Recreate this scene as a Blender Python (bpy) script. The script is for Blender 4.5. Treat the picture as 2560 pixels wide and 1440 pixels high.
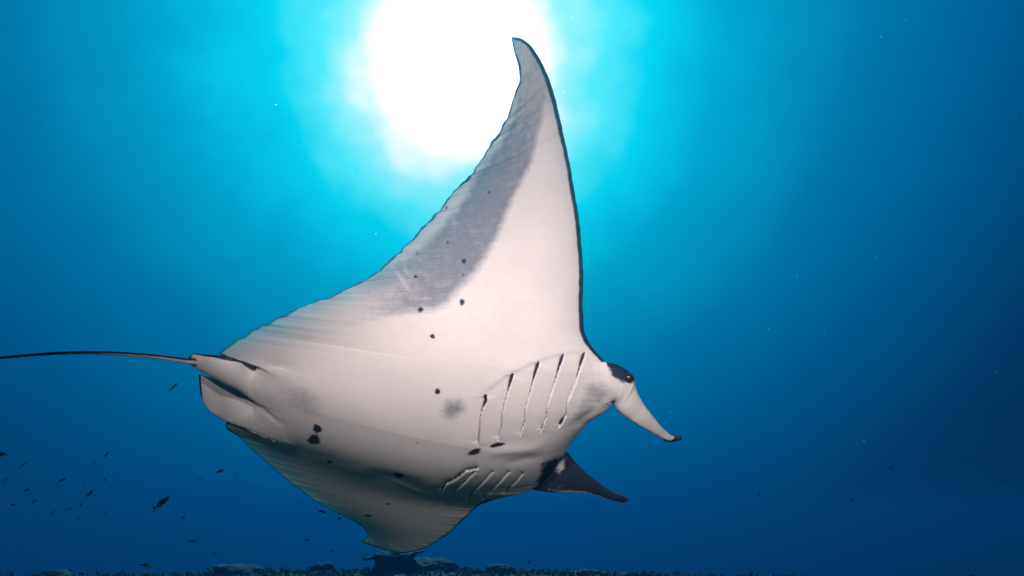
import bpy, math, random
import numpy as np
from mathutils import Vector, Matrix

R = math.radians
scene = bpy.context.scene
col = scene.collection
for o in list(bpy.data.objects):
    bpy.data.objects.remove(o)

# ------------------------------------------------------------------ camera
PITCH = R(22.0)
F_PX, CX, CY = 1422.0, 1280.0, 720.0          # photograph 2560 x 1440
cam_d = bpy.data.cameras.new('camera')
cam_d.sensor_width = 36.0
cam_d.lens = 36.0 * F_PX / 2560.0
cam_d.clip_start = 0.05
cam_d.clip_end = 1000.0
cam = bpy.data.objects.new('camera', cam_d)
cam.rotation_euler = (R(90) + PITCH, 0, 0)
col.objects.link(cam)
scene.camera = cam
cp, sp = math.cos(PITCH), math.sin(PITCH)
# camera axes in the world: right, up, toward the viewer
CAM = np.array([[1, 0, 0], [0, -sp, cp], [0, -cp, -sp]], float)   # rows


def cam_to_world(c):
    return np.asarray(c, float) @ CAM


def unproject(px, py, depth):
    px = np.asarray(px, float); py = np.asarray(py, float); depth = np.asarray(depth, float)
    return np.stack([(px - CX) / F_PX * depth, -(py - CY) / F_PX * depth, -depth + 0 * px], -1)


def W(px, py, depth):
    return Vector(cam_to_world(unproject(px, py, depth)))


# ------------------------------------------------------------------ sun, water light
sun_cam = np.array([(1150 - CX) / F_PX, -(165 - CY) / F_PX, -1.0])
sun_dir = cam_to_world(sun_cam / np.linalg.norm(sun_cam))
sd = bpy.data.lights.new('sun', 'SUN')
sd.energy = 2.5
sd.angle = R(3.0)
sd.color = (0.40, 0.92, 1.0)        # daylight that has lost its red in the water above
sun = bpy.data.objects.new('sun', sd)
sun.rotation_euler = Vector(-sun_dir).to_track_quat('-Z', 'Y').to_euler()
col.objects.link(sun)

# the diver's two strobes that light the belly, on arms beside the camera
STROBE_W = (275.0, 370.0)
for (sx, sy, sz), tgt, pw in (((-0.75, 1.0, 0.1), (1290, 560, 2.5), STROBE_W[0]),
                              ((0.75, 1.0, 0.1), (1430, 620, 2.6), STROBE_W[1])):
    ld = bpy.data.lights.new('camera_strobe', 'SPOT')
    ld.energy = pw
    ld.color = (1.0, 0.81, 0.77)
    ld.spot_size = R(75)
    ld.spot_blend = 1.0
    ld.shadow_soft_size = 0.07
    lo = bpy.data.objects.new('camera_strobe', ld)
    p = Vector(cam_to_world((sx, sy, sz)))
    lo.location = p
    lo.rotation_euler = (W(*tgt) - p).to_track_quat('-Z', 'Y').to_euler()
    col.objects.link(lo)


class NT:
    """small helper for node trees"""
    def __init__(self, tree):
        self.t = tree; self.n = tree.nodes; self.l = tree.links
        self.n.clear()

    def node(self, kind, **kw):
        nd = self.n.new(kind)
        for k, v in kw.items():
            setattr(nd, k, v)
        return nd

    def put(self, sock, v):
        if hasattr(v, 'is_linked') or isinstance(v, bpy.types.NodeSocket):
            self.l.new(v, sock)
        elif v is not None:
            sock.default_value = v

    def math(self, op, a, b=None, c=None, clamp=False):
        nd = self.node('ShaderNodeMath', operation=op, use_clamp=clamp)
        for s, v in zip(nd.inputs, (a, b, c)):
            self.put(s, v)
        return nd.outputs[0]

    def vmath(self, op, a, b=None, out=0):
        nd = self.node('ShaderNodeVectorMath', operation=op)
        for s, v in zip(nd.inputs, (a, b)):
            self.put(s, v)
        return nd.outputs[out]

    def noise(self, vec, scale, detail=3.0, rough=0.5):
        nd = self.node('ShaderNodeTexNoise')
        self.put(nd.inputs['Vector'], vec)
        nd.inputs['Scale'].default_value = scale
        nd.inputs['Detail'].default_value = detail
        nd.inputs['Roughness'].default_value = rough
        return nd.outputs['Fac']

    def ramp(self, fac, stops, interp='LINEAR'):
        nd = self.node('ShaderNodeValToRGB')
        cr = nd.color_ramp; cr.interpolation = interp
        while len(cr.elements) < len(stops):
            cr.elements.new(0.5)
        for e, (p, c) in zip(cr.elements, stops):
            e.position = p
            e.color = (c, c, c, 1) if isinstance(c, (int, float)) else (*c, 1)
        self.put(nd.inputs[0], fac)
        return nd.outputs[0]

    def mix(self, fac, a, b, kind='MIX'):
        nd = self.node('ShaderNodeMix', data_type='RGBA', blend_type=kind)
        self.put(nd.inputs[0], fac)
        for i, v in ((6, a), (7, b)):
            if isinstance(v, tuple):
                v = (*v, 1) if len(v) == 3 else v
            self.put(nd.inputs[i], v)
        return nd.outputs[2]

    def maprange(self, v, a, b, c=0.0, d=1.0, smooth=False):
        nd = self.node('ShaderNodeMapRange', clamp=True)
        if smooth:
            nd.interpolation_type = 'SMOOTHSTEP'
        for s, x in zip(nd.inputs, (v, a, b, c, d)):
            self.put(s, x)
        return nd.outputs[0]


def lin(r, g, b):
    return tuple((c / 255 / 12.92) if c <= 10 else ((c / 255 + 0.055) / 1.055) ** 2.4 for c in (r, g, b))


world = bpy.data.worlds.new('World')
scene.world = world
world.use_nodes = True
g = NT(world.node_tree)
tc = g.node('ShaderNodeTexCoord').outputs['Generated']
d = g.vmath('NORMALIZE', tc)
cosg = g.vmath('DOT_PRODUCT', d, tuple(sun_dir), out=1)
gam = g.math('DEGREES', g.math('ARCCOSINE', g.math('MINIMUM', cosg, 0.999999)))
n1 = g.noise(d, 7.0, 2.0, 0.5)
n2 = g.noise(d, 26.0, 2.0, 0.5)
wob = g.math('ADD', g.math('MULTIPLY', g.math('SUBTRACT', n1, 0.5), 9.0),
             g.math('MULTIPLY', g.math('SUBTRACT', n2, 0.5), 2.6))
gamw = g.math('ADD', gam, g.math('MULTIPLY', wob, g.maprange(gam, 6.0, 50.0, 1.0, 0.1)))
f = g.math('DIVIDE', gamw, 100.0)
# light under water falls off with the angle from the refracted sun
water = g.ramp(f, [
    (0.000, (1.0, 1.0, 1.0)),
    (0.074, lin(250, 255, 255)),
    (0.088, lin(235, 253, 255)),
    (0.105, lin(165, 243, 253)),
    (0.135, lin(85, 232, 247)),
    (0.170, lin(8, 212, 239)),
    (0.240, lin(0, 166, 206)),
    (0.340, lin(0, 119, 169)),
    (0.440, lin(0, 88, 143)),
    (0.520, lin(0, 55, 100)),
    (0.600, lin(0, 34, 68)),
    (1.000, lin(0, 20, 46)),
])
sep = g.node('ShaderNodeSeparateXYZ'); g.put(sep.inputs[0], d)
elev = g.maprange(sep.outputs[2], -0.25, 0.75, 0.80, 1.12)
col_w = g.vmath('SCALE', water)
g.put(col_w.node.inputs['Scale'], elev)
core = g.maprange(gam, 3.0, 9.0, 3.0, 1.0)
bg = g.node('ShaderNodeBackground')
g.put(bg.inputs['Color'], col_w)
g.put(bg.inputs['Strength'], core)
g.l.new(bg.outputs[0], g.node('ShaderNodeOutputWorld').inputs[0])

scene.view_settings.view_transform = 'Standard'
scene.view_settings.look = 'None'
scene.view_settings.exposure = 0.0
scene.view_settings.gamma = 1.0
scene.view_settings.use_curve_mapping = False
scene.render.engine = 'CYCLES'
scene.cycles.use_denoising = True
scene.cycles.max_bounces = 6
scene.cycles.volume_bounces = 1

# ------------------------------------------------------------------ helpers
rng = np.random.default_rng(7)
random.seed(7)


def tag(o, label=None, cat=None, group=None, kind=None):
    for k, v in (('label', label), ('category', cat), ('group', group), ('kind', kind)):
        if v:
            o[k] = v
    return o


def make_mesh(name, V, faces, mat, attrs=None, smooth=True):
    me = bpy.data.meshes.new(name)
    V = np.asarray(V, np.float32)
    if isinstance(faces, np.ndarray):
        nf, k = faces.shape
        me.vertices.add(len(V)); me.vertices.foreach_set('co', V.ravel())
        me.loops.add(nf * k); me.loops.foreach_set('vertex_index', faces.astype(np.int32).ravel())
        me.polygons.add(nf)
        me.polygons.foreach_set('loop_start', np.arange(0, nf * k, k, dtype=np.int32))
        me.update(calc_edges=True)
        me.validate()
    else:
        me.from_pydata([tuple(map(float, v)) for v in V], [], faces)
    if smooth:
        me.polygons.foreach_set('use_smooth', np.ones(len(me.polygons), bool))
    for k, a in (attrs or {}).items():
        a = np.asarray(a, np.float32)
        if a.ndim == 1:
            me.attributes.new(k, 'FLOAT', 'POINT').data.foreach_set('value', a)
        else:
            me.attributes.new(k, 'FLOAT_VECTOR', 'POINT').data.foreach_set('vector', a.ravel())
    me.materials.append(mat)
    me.update()
    return me


def add_obj(name, me, parent=None, loc=None):
    o = bpy.data.objects.new(name, me)
    col.objects.link(o)
    if parent:
        o.parent = parent
    if loc is not None:
        o.location = loc
    return o


def new_mat(name):
    m = bpy.data.materials.new(name)
    m.use_nodes = True
    return m, NT(m.node_tree)


def finish(g, bsdf):
    g.l.new(bsdf.outputs[0], g.node('ShaderNodeOutputMaterial').inputs[0])


def hermite(keys, vals, q):
    """smooth curve through key points (finite-difference tangents)"""
    k = np.asarray(keys, float); v = np.asarray(vals, float)
    if v.ndim == 1:
        v = v[:, None]
    dk = np.diff(k)[:, None]
    sl = np.diff(v, axis=0) / dk
    m = np.zeros_like(v)
    m[0] = sl[0]; m[-1] = sl[-1]
    m[1:-1] = (sl[:-1] * dk[1:] + sl[1:] * dk[:-1]) / (dk[1:] + dk[:-1])
    q = np.clip(np.asarray(q, float), k[0], k[-1])
    i = np.clip(np.searchsorted(k, q, side='right') - 1, 0, len(k) - 2)
    h = dk[i]; t = ((q - k[i])[:, None]) / h
    t2, t3 = t * t, t * t * t
    return ((2 * t3 - 3 * t2 + 1) * v[i] + (t3 - 2 * t2 + t) * h * m[i]
            + (-2 * t3 + 3 * t2) * v[i + 1] + (t3 - t2) * h * m[i + 1])


def sstep(a, b, x):
    t = np.clip((x - a) / (b - a), 0, 1)
    return t * t * (3 - 2 * t)


def poly_dist(P, pts):
    """distance from points to a polyline, signed side and position along it"""
    pts = np.asarray(pts, float)
    best = np.full(len(P), 1e9); side = np.zeros(len(P)); along = np.zeros(len(P))
    seg = np.diff(pts, axis=0); ln = np.hypot(*seg.T); cum = np.concatenate([[0], np.cumsum(ln)])
    for a, s, l, c in zip(pts[:-1], seg, ln, cum):
        r = P - a
        t = np.clip((r @ s) / (l * l), 0, 1)
        q = r - t[:, None] * s
        dd = np.hypot(q[:, 0], q[:, 1])
        sg = np.sign(s[0] * r[:, 1] - s[1] * r[:, 0])
        m = dd < best
        best[m] = dd[m]; side[m] = sg[m]; along[m] = (c + t[m] * l) / cum[-1]
    return best, side, along


# ------------------------------------------------------------------ the manta ray
SPAN = 1.75                                        # half the wing span in metres
POSE = np.array([0.6378, 0.2201, -0.3074, 0.3724, -0.7751, -2.7407, 0.8955, -0.01, -0.286, -0.6837, 0.1917, 0.0673, 0.1315, 0.2557])


def rotmat(w):
    a = np.linalg.norm(w); k = w / a
    K = np.array([[0, -k[2], k[1]], [k[2], 0, -k[0]], [-k[1], k[0], 0]])
    return np.eye(3) + math.sin(a) * K + (1 - math.cos(a)) * K @ K


RB = rotmat(POSE[:3]); TB = POSE[3:6]


def wing_curve(t, th0, th1, th2, n=60):
    s = np.linspace(0, 1, n)[None, :] * t[:, None]
    k = np.clip((s - .12) / .88, 0, None)
    ang = th0 * sstep(0, .42, s) + th1 * k + th2 * k * k
    ds = (t / (n - 1))[:, None]
    return (np.cos(ang) * ds).sum(1), (-np.sin(ang) * ds).sum(1)


def mid_surface(x, v1, vi):
    """camera-space point of the bent disc; v1 = unique stations, vi = index of each point's station"""
    q = POSE[6:]
    t = np.abs(v1); up = v1 >= 0
    yu, zu = wing_curve(t, *q[0:3]); yl, zl = wing_curve(t, *q[4:7])
    Y1 = np.where(up, yu, -yl); Z1 = np.where(up, zu, zl)
    vg = np.linspace(-1.3, 1.3, 2601)                     # even stations, blurred so that the two wings join softly
    ker = np.exp(-(np.arange(-120, 121) / 42.0) ** 2); ker /= ker.sum()
    ext = lambda A: np.interp(vg, v1, A) + np.where(vg > 1, (vg - 1) * (A[-1] - A[-40]) / (v1[-1] - v1[-40]), 0) + np.where(vg < -1, (vg + 1) * (A[39] - A[0]) / (v1[39] - v1[0]), 0)
    Y = np.interp(v1, vg, np.convolve(ext(Y1), ker, 'same'))[vi]; Z = np.interp(v1, vg, np.convolve(ext(Z1), ker, 'same'))[vi]
    tw = (np.where(up, q[3], q[7]) * np.clip(t - .2, 0, None))[vi]
    P = np.stack([x, Y, Z + tw * (x + .45)], 1) * SPAN
    return P @ RB.T + TB


def project(C):
    dd = -C[..., 2]
    return np.stack([CX + F_PX * C[..., 0] / dd, CY - F_PX * C[..., 1] / dd], -1)


# outline of the disc in body coordinates and where it runs in the photograph
LE_X = ([-1, -.8, -.55, -.35, -.25, -.2, -.16, 0, .16, .2, .25, .5, .8, 1],
        [-.5, -.30, -.20, -.13, -.09, -.05, 0, .03, 0, -.05, -.09, -.14, -.30, -.5])
TE_X = ([-1, -.8, -.55, -.3, -.12, 0, .12, .3, .55, .8, 1],
        [-.5, -.60, -.68, -.8, -.88, -.9, -.88, -.8, -.68, -.58, -.5])
LE_PX = [(-1, 900, 1352), (-.96, 925, 1362), (-.9, 960, 1374), (-.8, 1010, 1383), (-.7, 1062, 1370), (-.55, 1125, 1330),
         (-.45, 1160, 1298), (-.35, 1200, 1262), (-.25, 1270, 1236), (-.2, 1330, 1222), (-.16, 1368, 1190),
         (-.08, 1408, 1128), (0, 1440, 1080), (.08, 1480, 1038), (.16, 1530, 1000), (.19, 1534, 950), (.215, 1512, 905),
         (.235, 1487, 876), (.26, 1466, 845), (.31, 1458, 790), (.40, 1458, 700), (.50, 1453, 600), (.6, 1440, 500),
         (.71, 1420, 390), (.81, 1396, 280), (.89, 1370, 190), (.94, 1345, 140), (.975, 1318, 106), (.992, 1296, 94), (1, 1278, 92)]
TE_PX = [(-1, 900, 1352), (-.975, 908, 1350), (-.95, 915, 1343), (-.91, 917, 1333), (-.86, 908, 1319), (-.8, 888, 1305),
         (-.7, 858, 1290), (-.55, 800, 1260), (-.42, 720, 1202), (-.3, 650, 1142), (-.2, 600, 1095), (-.12, 567, 1056),
         (-.06, 640, 1010), (0, 620, 950), (.06, 642, 908), (.09, 590, 897), (.11, 556, 889), (.125, 549, 881),
         (.14, 561, 871), (.17, 592, 849), (.22, 642, 821), (.27, 700, 790), (.32, 760, 765), (.38, 830, 738),
         (.45, 900, 705), (.51, 960, 665), (.56, 1003, 623), (.62, 1052, 574), (.68, 1100, 521), (.74, 1151, 461),
         (.8, 1202, 402), (.85, 1236, 345), (.89, 1264, 298), (.93, 1287, 238), (.958, 1298, 187), (.966, 1296, 168),
         (.985, 1285, 128), (1, 1278, 92)]


def spaced(lo, hi, dens):
    q = np.linspace(lo, hi, 6001)
    c = np.concatenate([[0], np.cumsum((dens(q)[1:] + dens(q)[:-1]) / 2 * np.diff(q))])
    n = int(round(c[-1]))
    return np.interp(np.linspace(0, c[-1], n + 1), c, q)


vs = spaced(-1, 1, lambda q: 270 + 480 * (sstep(.30, .22, np.abs(q))) + 500 * sstep(.93, 1, np.abs(q)))
us = spaced(0, 1, lambda q: 230 + 400 * sstep(.02, .08, q) * sstep(.55, .42, q) + 900 * sstep(.03, 0, q) + 700 * sstep(.97, 1, q))
NV, NU = len(vs), len(us)


def wobble(q, seed, freqs, amp):
    r = np.random.default_rng(seed)
    return sum(amp / (i + 1) ** .5 * np.sin(q * fr + r.uniform(0, 6.28)) for i, fr in enumerate(freqs))


lex = hermite(*LE_X, vs)[:, 0]; tex = hermite(*TE_X, vs)[:, 0]
lep = hermite([k[0] for k in LE_PX], [k[1:] for k in LE_PX], vs)
tep = hermite([k[0] for k in TE_PX], [k[1:] for k in TE_PX], vs)
edge_fade = sstep(0.02, .08, 1 - np.abs(vs)) * sstep(.13, .2, np.abs(vs))
ragged = (wobble(vs, 1, (63, 141, 205, 320), 1.2) + np.maximum(0, wobble(vs, 5, (37, 88, 173), 1.6) - 1.6)) * edge_fade
tep = tep + np.stack([ragged, ragged * .9], 1)
lep = lep + (wobble(vs, 2, (45, 120, 230), .6) * edge_fade)[:, None]

VI = np.repeat(np.arange(NV), NU); UI = np.tile(np.arange(NU), NV)
v = vs[VI]; u = us[UI]
x = lex[VI] + (tex - lex)[VI] * u
C0 = mid_surface(x, vs, VI)
dl = lep - project(C0.reshape(NV, NU, 3)[:, 0]); dt = tep - project(C0.reshape(NV, NU, 3)[:, -1])


def blur_v(A, wd):
    """blur a per-station curve along the span"""
    K = np.exp(-((vs[:, None] - vs[None, :]) / wd) ** 2)
    wgt = np.gradient(vs)[None, :]
    return (K * wgt) @ A / (K * wgt).sum(1, keepdims=True)


dls, dts = blur_v(dl, .10), blur_v(dt, .10)           # broad correction runs through the chord, kinks stay at the edge
uu = u[:, None]
epow = (1 + 8 * sstep(.80, .55, np.abs(v)))[:, None]
PX0 = (project(C0) + dls[VI] * (1 - uu) + dts[VI] * uu
       + (dl - dls)[VI] * (1 - uu) ** epow + (dt - dts)[VI] * uu ** epow)
MID = unproject(PX0[:, 0], PX0[:, 1], -C0[:, 2]).reshape(NV, NU, 3)
# smoothed normals of the middle surface (belly side)
gu = np.gradient(MID, axis=1); gv = np.gradient(MID, axis=0)
NRM = np.cross(gv, gu); NRM /= np.linalg.norm(NRM, axis=-1, keepdims=True) + 1e-12
if NRM[NV // 2, NU // 2] @ RB[:, 2] < 0:
    NRM = -NRM
for _ in range(3):
    NRM[1:-1] = (NRM[:-2] + NRM[1:-1] * 2 + NRM[2:]) / 4
NRM[0] = NRM[6]; NRM[-1] = NRM[-7]
for j in range(6):
    NRM[j] = NRM[6]; NRM[-1 - j] = NRM[-7]
for j in range(4):
    NRM[:, j] = NRM[:, 4]; NRM[:, -1 - j] = NRM[:, -5]
NRM /= np.linalg.norm(NRM, axis=-1, keepdims=True)
NRM = NRM.reshape(-1, 3); MID = MID.reshape(-1, 3)

prof_w = u ** .5 * (1 - u) / .385
prof_b = (np.clip(u / .35, 0, 1) * (2 - np.clip(u / .35, 0, 1))) ** .6 * np.clip((1 - u) / .62, 0, 1) ** .4
tipf = np.clip(1 - np.abs(v), 0, 1)
bw = np.where(v < 0, .225, .185) - .085 * sstep(.45, 1, u)
BULGE = np.exp(-(np.abs(v) / bw) ** np.where(v < 0, 2.8, 2.0))
vent = SPAN * ((.004 + .026 * tipf ** 1.4) * prof_w * sstep(0, .03, tipf) + (.062 + .010 * sstep(.1, -.1, v)) * BULGE * prof_b)
dors = SPAN * ((.004 + .026 * tipf ** 1.4) * prof_w * sstep(0, .03, tipf) + .085 * BULGE * prof_b)
VENT = MID + NRM * vent[:, None]
PV = project(VENT)

# ---- gill slits: overlapping flaps, cut as real steps into the belly
GILLS_UP = [
    [(1215, 990), (1216, 1004), (1206, 1024), (1201, 1050), (1199, 1080), (1196, 1114)],
    [(1283, 938), (1275, 964), (1266, 997), (1256, 1035), (1254, 1069), (1246, 1102)],
    [(1348, 908), (1337, 941), (1327, 979), (1314, 1024), (1312, 1057), (1300, 1091)],
    [(1410, 888), (1399, 919), (1387, 960), (1369, 1012), (1367, 1042), (1352, 1080)],
    [(1462, 884), (1453, 911), (1440, 956), (1419, 1005), (1416, 1039), (1397, 1069)]]
GILLS_LOW = [
    [(1200, 1170), (1165, 1178), (1140, 1198), (1114, 1211), (1102, 1232)],
    [(1192, 1177), (1162, 1207), (1136, 1230), (1132, 1247)],
    [(1236, 1177), (1215, 1200), (1185, 1230), (1168, 1252)],
    [(1277, 1177), (1252, 1204), (1230, 1226), (1207, 1250)],
    [(1311, 1181), (1290, 1206), (1275, 1219), (1262, 1240)]]
disp = np.zeros(len(PV)); slit = np.zeros(len(PV))
near = (PV[:, 0] > 1060) & (PV[:, 0] < 1520) & (PV[:, 1] > 840) & (PV[:, 1] < 1280)
Q = PV[near]
dn = np.zeros(len(Q)); sn = np.zeros(len(Q))
for k, gl in enumerate(GILLS_UP):
    gl = np.array(gl, float)
    dd, sd_, al = poly_dist(Q, gl)
    s = -sd_                                    # + on the head side of the slit
    s = np.where(s == 0, 1, s)
    fade = sstep(0, .05, al) * sstep(1, .9, al)
    head = np.exp(-dd / 16) * (s > 0); back = np.exp(-dd / 13) * (s < 0)
    wide = (1.3 + 3.0 * np.exp(-((al - .05) / .13) ** 2) * (1.25 if k == 0 else .85)
            + (2.6 * np.exp(-((al - .93) / .06) ** 2) if k == 4 else 0))
    dn += fade * (.005 * head - .006 * back)
    groove = np.exp(-(np.where(s < 0, dd, dd * 2.6) / (wide * 1.25)) ** 2) * sstep(-.01, .02, al + (dd < 3)) * sstep(1.02, .97, al)
    dn -= .011 * groove
    inner = np.exp(-(np.where(s < 0, dd, dd * 2.2) / wide) ** 2)
    sn = np.maximum(sn, inner * (.60 + .6 * np.exp(-(al / .28) ** 2) + (.3 * sstep(.85, .95, al) if k > 2 else 0)) * sstep(1.001, .96, al))
    # small pucker at the lower end
    e = gl[-1]
    pk = np.hypot(Q[:, 0] - e[0], (Q[:, 1] - e[1] + 6) * 1.6)
    dn += .001 * np.exp(-(pk / 13) ** 2) * np.sign(Q[:, 1] - e[1] + 8)
for k, gl in enumerate(GILLS_LOW):
    dd, sd_, al = poly_dist(Q, gl)
    s = np.where(sd_ == 0, 1, sd_)
    s = s if True else s
    fade = sstep(0, .08, al) * sstep(1, .92, al)
    head = np.exp(-dd / 9) * (s < 0); back = np.exp(-dd / 9) * (s > 0)
    amp = 1.5 if k == 0 else 1.0
    dn += fade * amp * (.0035 * head - .005 * back)
    dn -= .005 * amp * np.exp(-(dd / 2.2) ** 2) * fade
    sn = np.maximum(sn, np.exp(-(dd / (1.9 if k == 0 else 1.2)) ** 2) * (.6 if k == 0 else .2) * fade)
# the row of gill flaps sits in a shallow hollow with a rim above it
rim = [(1205, 985), (1275, 935), (1342, 904), (1405, 884), (1470, 878)]
dd, sd_, al = poly_dist(Q, rim)
dn += -.003 * np.tanh(dd * sd_ / 6) * np.exp(-dd / 22) * sstep(0, .1, al) * sstep(1, .9, al)
disp[near] = dn; slit[near] = sn
# creases and folds: behind the gills, where the pelvic fins leave the body
for pts, wd, am in (([(640, 905), (700, 918), (760, 925)], 14, -.003),
                    ([(625, 990), (655, 1022), (690, 1052), (720, 1068)], 5, -.006),
                    ([(1190, 1140), (1260, 1128), (1330, 1122), (1385, 1100)], 12, .006),
                    ([(1240, 1165), (1310, 1150), (1370, 1140)], 10, -.004),
                    ([(1420, 1065), (1455, 1048), (1500, 1018)], 10, -.006),
                    ([(880, 1180), (1000, 1205), (1090, 1228)], 16, -.010),
                    ([(940, 1190), (1040, 1228), (1100, 1245)], 5, .004)):
    dd, sd_, al = poly_dist(PV, pts)
    disp += am * np.exp(-(dd / wd) ** 2) * sstep(0, .45, al) * sstep(1, .6, al)
VENT = VENT + NRM * disp[:, None]
#DBG
DORS = MID - NRM * dors[:, None]
PV = project(VENT)

# ---- pigment, painted where it sits on the skin
SPOTS = [  # x, y, rx, ry, angle, strength
    (1160, 653, 6, 6, 0, .9), (1159, 687, 4, 4, 0, .6), (1155, 755, 8, 8, 0, .9), (1052, 774, 8, 7, 0, .95),
    (1081, 841, 7, 6, 0, .95), (1039, 691, 5, 4, 0, .9), (1119, 606, 5, 4, 0, .7), (1222, 480, 4, 5, 0, .7),
    (1246, 386, 4, 4, 0, .6), (1044, 630, 3, 2, 0, .8), (1043, 636, 4, 2, 0, .8), (1116, 520, 4, 7, 40, .7),
    (1133, 546, 3, 3, 0, .7), (1094, 979, 7, 7, 0, 1), (793, 1072, 12, 10, 20, 1), (785, 1099, 17, 12, 18, 1),
    (824, 1155, 12, 4, 10, .7), (997, 1188, 12, 6, 15, 1), (970, 1260, 8, 3, 0, .7), (920, 1289, 14, 4, 5, .7),
    (1040, 1214, 24, 10, -5, .45), (1243, 1112, 20, 5, -10, 1), (1186, 1130, 17, 7, -20, 1), (1043, 1108, 2.5, 2, 0, .8),
    (1000, 875, 3, 3, 0, .3), (877, 978, 2, 2, 0, .4), (812, 1018, 2, 2, 0, .5), (1165, 452, 3, 2, 0, .5),
    (723, 788, 9, 3, 60, .25), (1083, 560, 6, 2, 60, .3)]
SMUDGE = [  # soft grey clouds
    (1133, 1022, 30, 22, -35, .95), (755, 1000, 55, 30, 25, .55), (735, 985, 30, 20, 20, .35), (775, 1012, 30, 20, 0, .3),
    (1492, 985, 30, 30, -30, .75), (1470, 1012, 30, 22, -40, .6), (1452, 1042, 40, 16, -40, .6)]


def blob(P, s):
    a = R(s[4]); dx, dy = P[:, 0] - s[0], P[:, 1] - s[1]
    X = dx * math.cos(a) + dy * math.sin(a); Y = -dx * math.sin(a) + dy * math.cos(a)
    rr_ = np.hypot(X / s[2], Y / s[3])
    th_ = np.arctan2(Y, X); k_ = s[0] * .37 + s[1]
    return rr_ * (1 + .06 * np.sin(2 * th_ + k_) + .06 * np.sin(3 * th_ + 2.3 * k_) + .05 * np.sin(5 * th_ + 3.1 * k_))


spot = np.zeros(len(PV)); grey = np.zeros(len(PV))
for s in SPOTS:
    spot = np.maximum(spot, s[5] * np.clip(1.25 - .75 * blob(PV, s), 0, 1))
for s in SMUDGE:
    grey = np.maximum(grey, s[5] * np.exp(-(blob(PV, s) / 1.05) ** 2.4))
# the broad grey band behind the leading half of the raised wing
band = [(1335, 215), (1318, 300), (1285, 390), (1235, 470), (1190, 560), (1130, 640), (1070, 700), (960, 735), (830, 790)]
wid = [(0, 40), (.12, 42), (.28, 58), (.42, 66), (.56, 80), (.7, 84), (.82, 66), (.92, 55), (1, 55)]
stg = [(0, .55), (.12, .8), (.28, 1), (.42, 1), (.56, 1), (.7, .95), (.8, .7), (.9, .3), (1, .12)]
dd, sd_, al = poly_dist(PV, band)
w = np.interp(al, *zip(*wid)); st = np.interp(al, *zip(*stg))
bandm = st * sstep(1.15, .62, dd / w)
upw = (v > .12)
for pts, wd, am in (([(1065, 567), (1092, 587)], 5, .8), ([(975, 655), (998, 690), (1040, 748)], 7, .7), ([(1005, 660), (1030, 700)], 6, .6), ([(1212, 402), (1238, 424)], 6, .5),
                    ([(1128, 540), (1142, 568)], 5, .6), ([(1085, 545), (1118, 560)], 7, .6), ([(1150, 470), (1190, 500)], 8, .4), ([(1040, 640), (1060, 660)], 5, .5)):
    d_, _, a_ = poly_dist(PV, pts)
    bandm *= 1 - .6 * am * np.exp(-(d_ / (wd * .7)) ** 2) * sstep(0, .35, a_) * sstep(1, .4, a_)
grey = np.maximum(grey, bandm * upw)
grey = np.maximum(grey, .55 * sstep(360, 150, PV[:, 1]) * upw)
# dark margins
dle, _, _ = poly_dist(PV, lep[(vs > .2)][::6])
dte, _, _ = poly_dist(PV, tep[(vs > .105)][::3])
dlo = np.minimum(poly_dist(PV, lep[(vs < -.3)][::6])[0], poly_dist(PV, tep[(vs < -.08)][::3])[0])
wl = np.interp(PV[:, 1], [90, 140, 250, 420, 700, 850, 900], [5, 7, 8.5, 7.5, 8, 8, 5])
margin = np.zeros(len(PV))
margin = np.maximum(margin, np.clip(1.5 - dle / wl * .75, 0, 1) * (v > .2) * (u < .5))
wt = 1.6 + 1.8 * (np.abs(wobble(vs, 9, (41, 97, 161), 1.0)))[VI] * sstep(.3, .5, v)
wt = np.where(v < .3, 4.0, wt)
margin = np.maximum(margin, np.clip(1.5 - dte / wt * .75, 0, 1) * (v > .1) * (u > .5))
margin = np.maximum(margin, np.clip(1.5 - dlo / 2.4 * .75, 0, 1) * (v < -.07))
# dark jaw edge and the black corner of the mouth
jaw = sstep(1.9, .45, blob(PV, (1385, 1190, 42, 34, -50, 1))) * (v < .03) * .9
dark = np.maximum.reduce([spot, margin, jaw, np.clip(slit, 0, 1)])

idx = np.arange(NV * NU).reshape(NV, NU)
inner = np.zeros((NV, NU), bool); inner[1:-1, 1:-1] = True
didx = idx.copy()                                  # dorsal sheet shares the outline vertices
n0 = NV * NU
didx[inner] = n0 + np.arange(inner.sum())


def quads(I, flip):
    a = np.stack([I[:-1, :-1], I[1:, :-1], I[1:, 1:], I[:-1, 1:]], -1).reshape(-1, 4)
    return a[:, ::-1] if flip else a


parts_V = [VENT, DORS.reshape(NV, NU, 3)[inner]]
nd_ = int(inner.sum())
parts_dark = [dark, np.ones(nd_)]
parts_grey = [grey, np.zeros(nd_)]
fib = np.stack([u, v, np.zeros_like(u)], 1)
parts_fib = [fib, fib.reshape(NV, NU, 3)[inner]]
F = [quads(idx, False), quads(didx, True)]
base = n0 + nd_
# outward orientation check: a belly face should face along NRM
f0 = F[0][(NV // 2) * (NU - 1) + NU // 2]
nn = np.cross(VENT[f0[1]] - VENT[f0[0]], VENT[f0[2]] - VENT[f0[0]])
if nn @ NRM[f0[0]] < 0:
    F = [q[:, ::-1] for q in F]


LOFTS = []; NSEG = []


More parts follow.
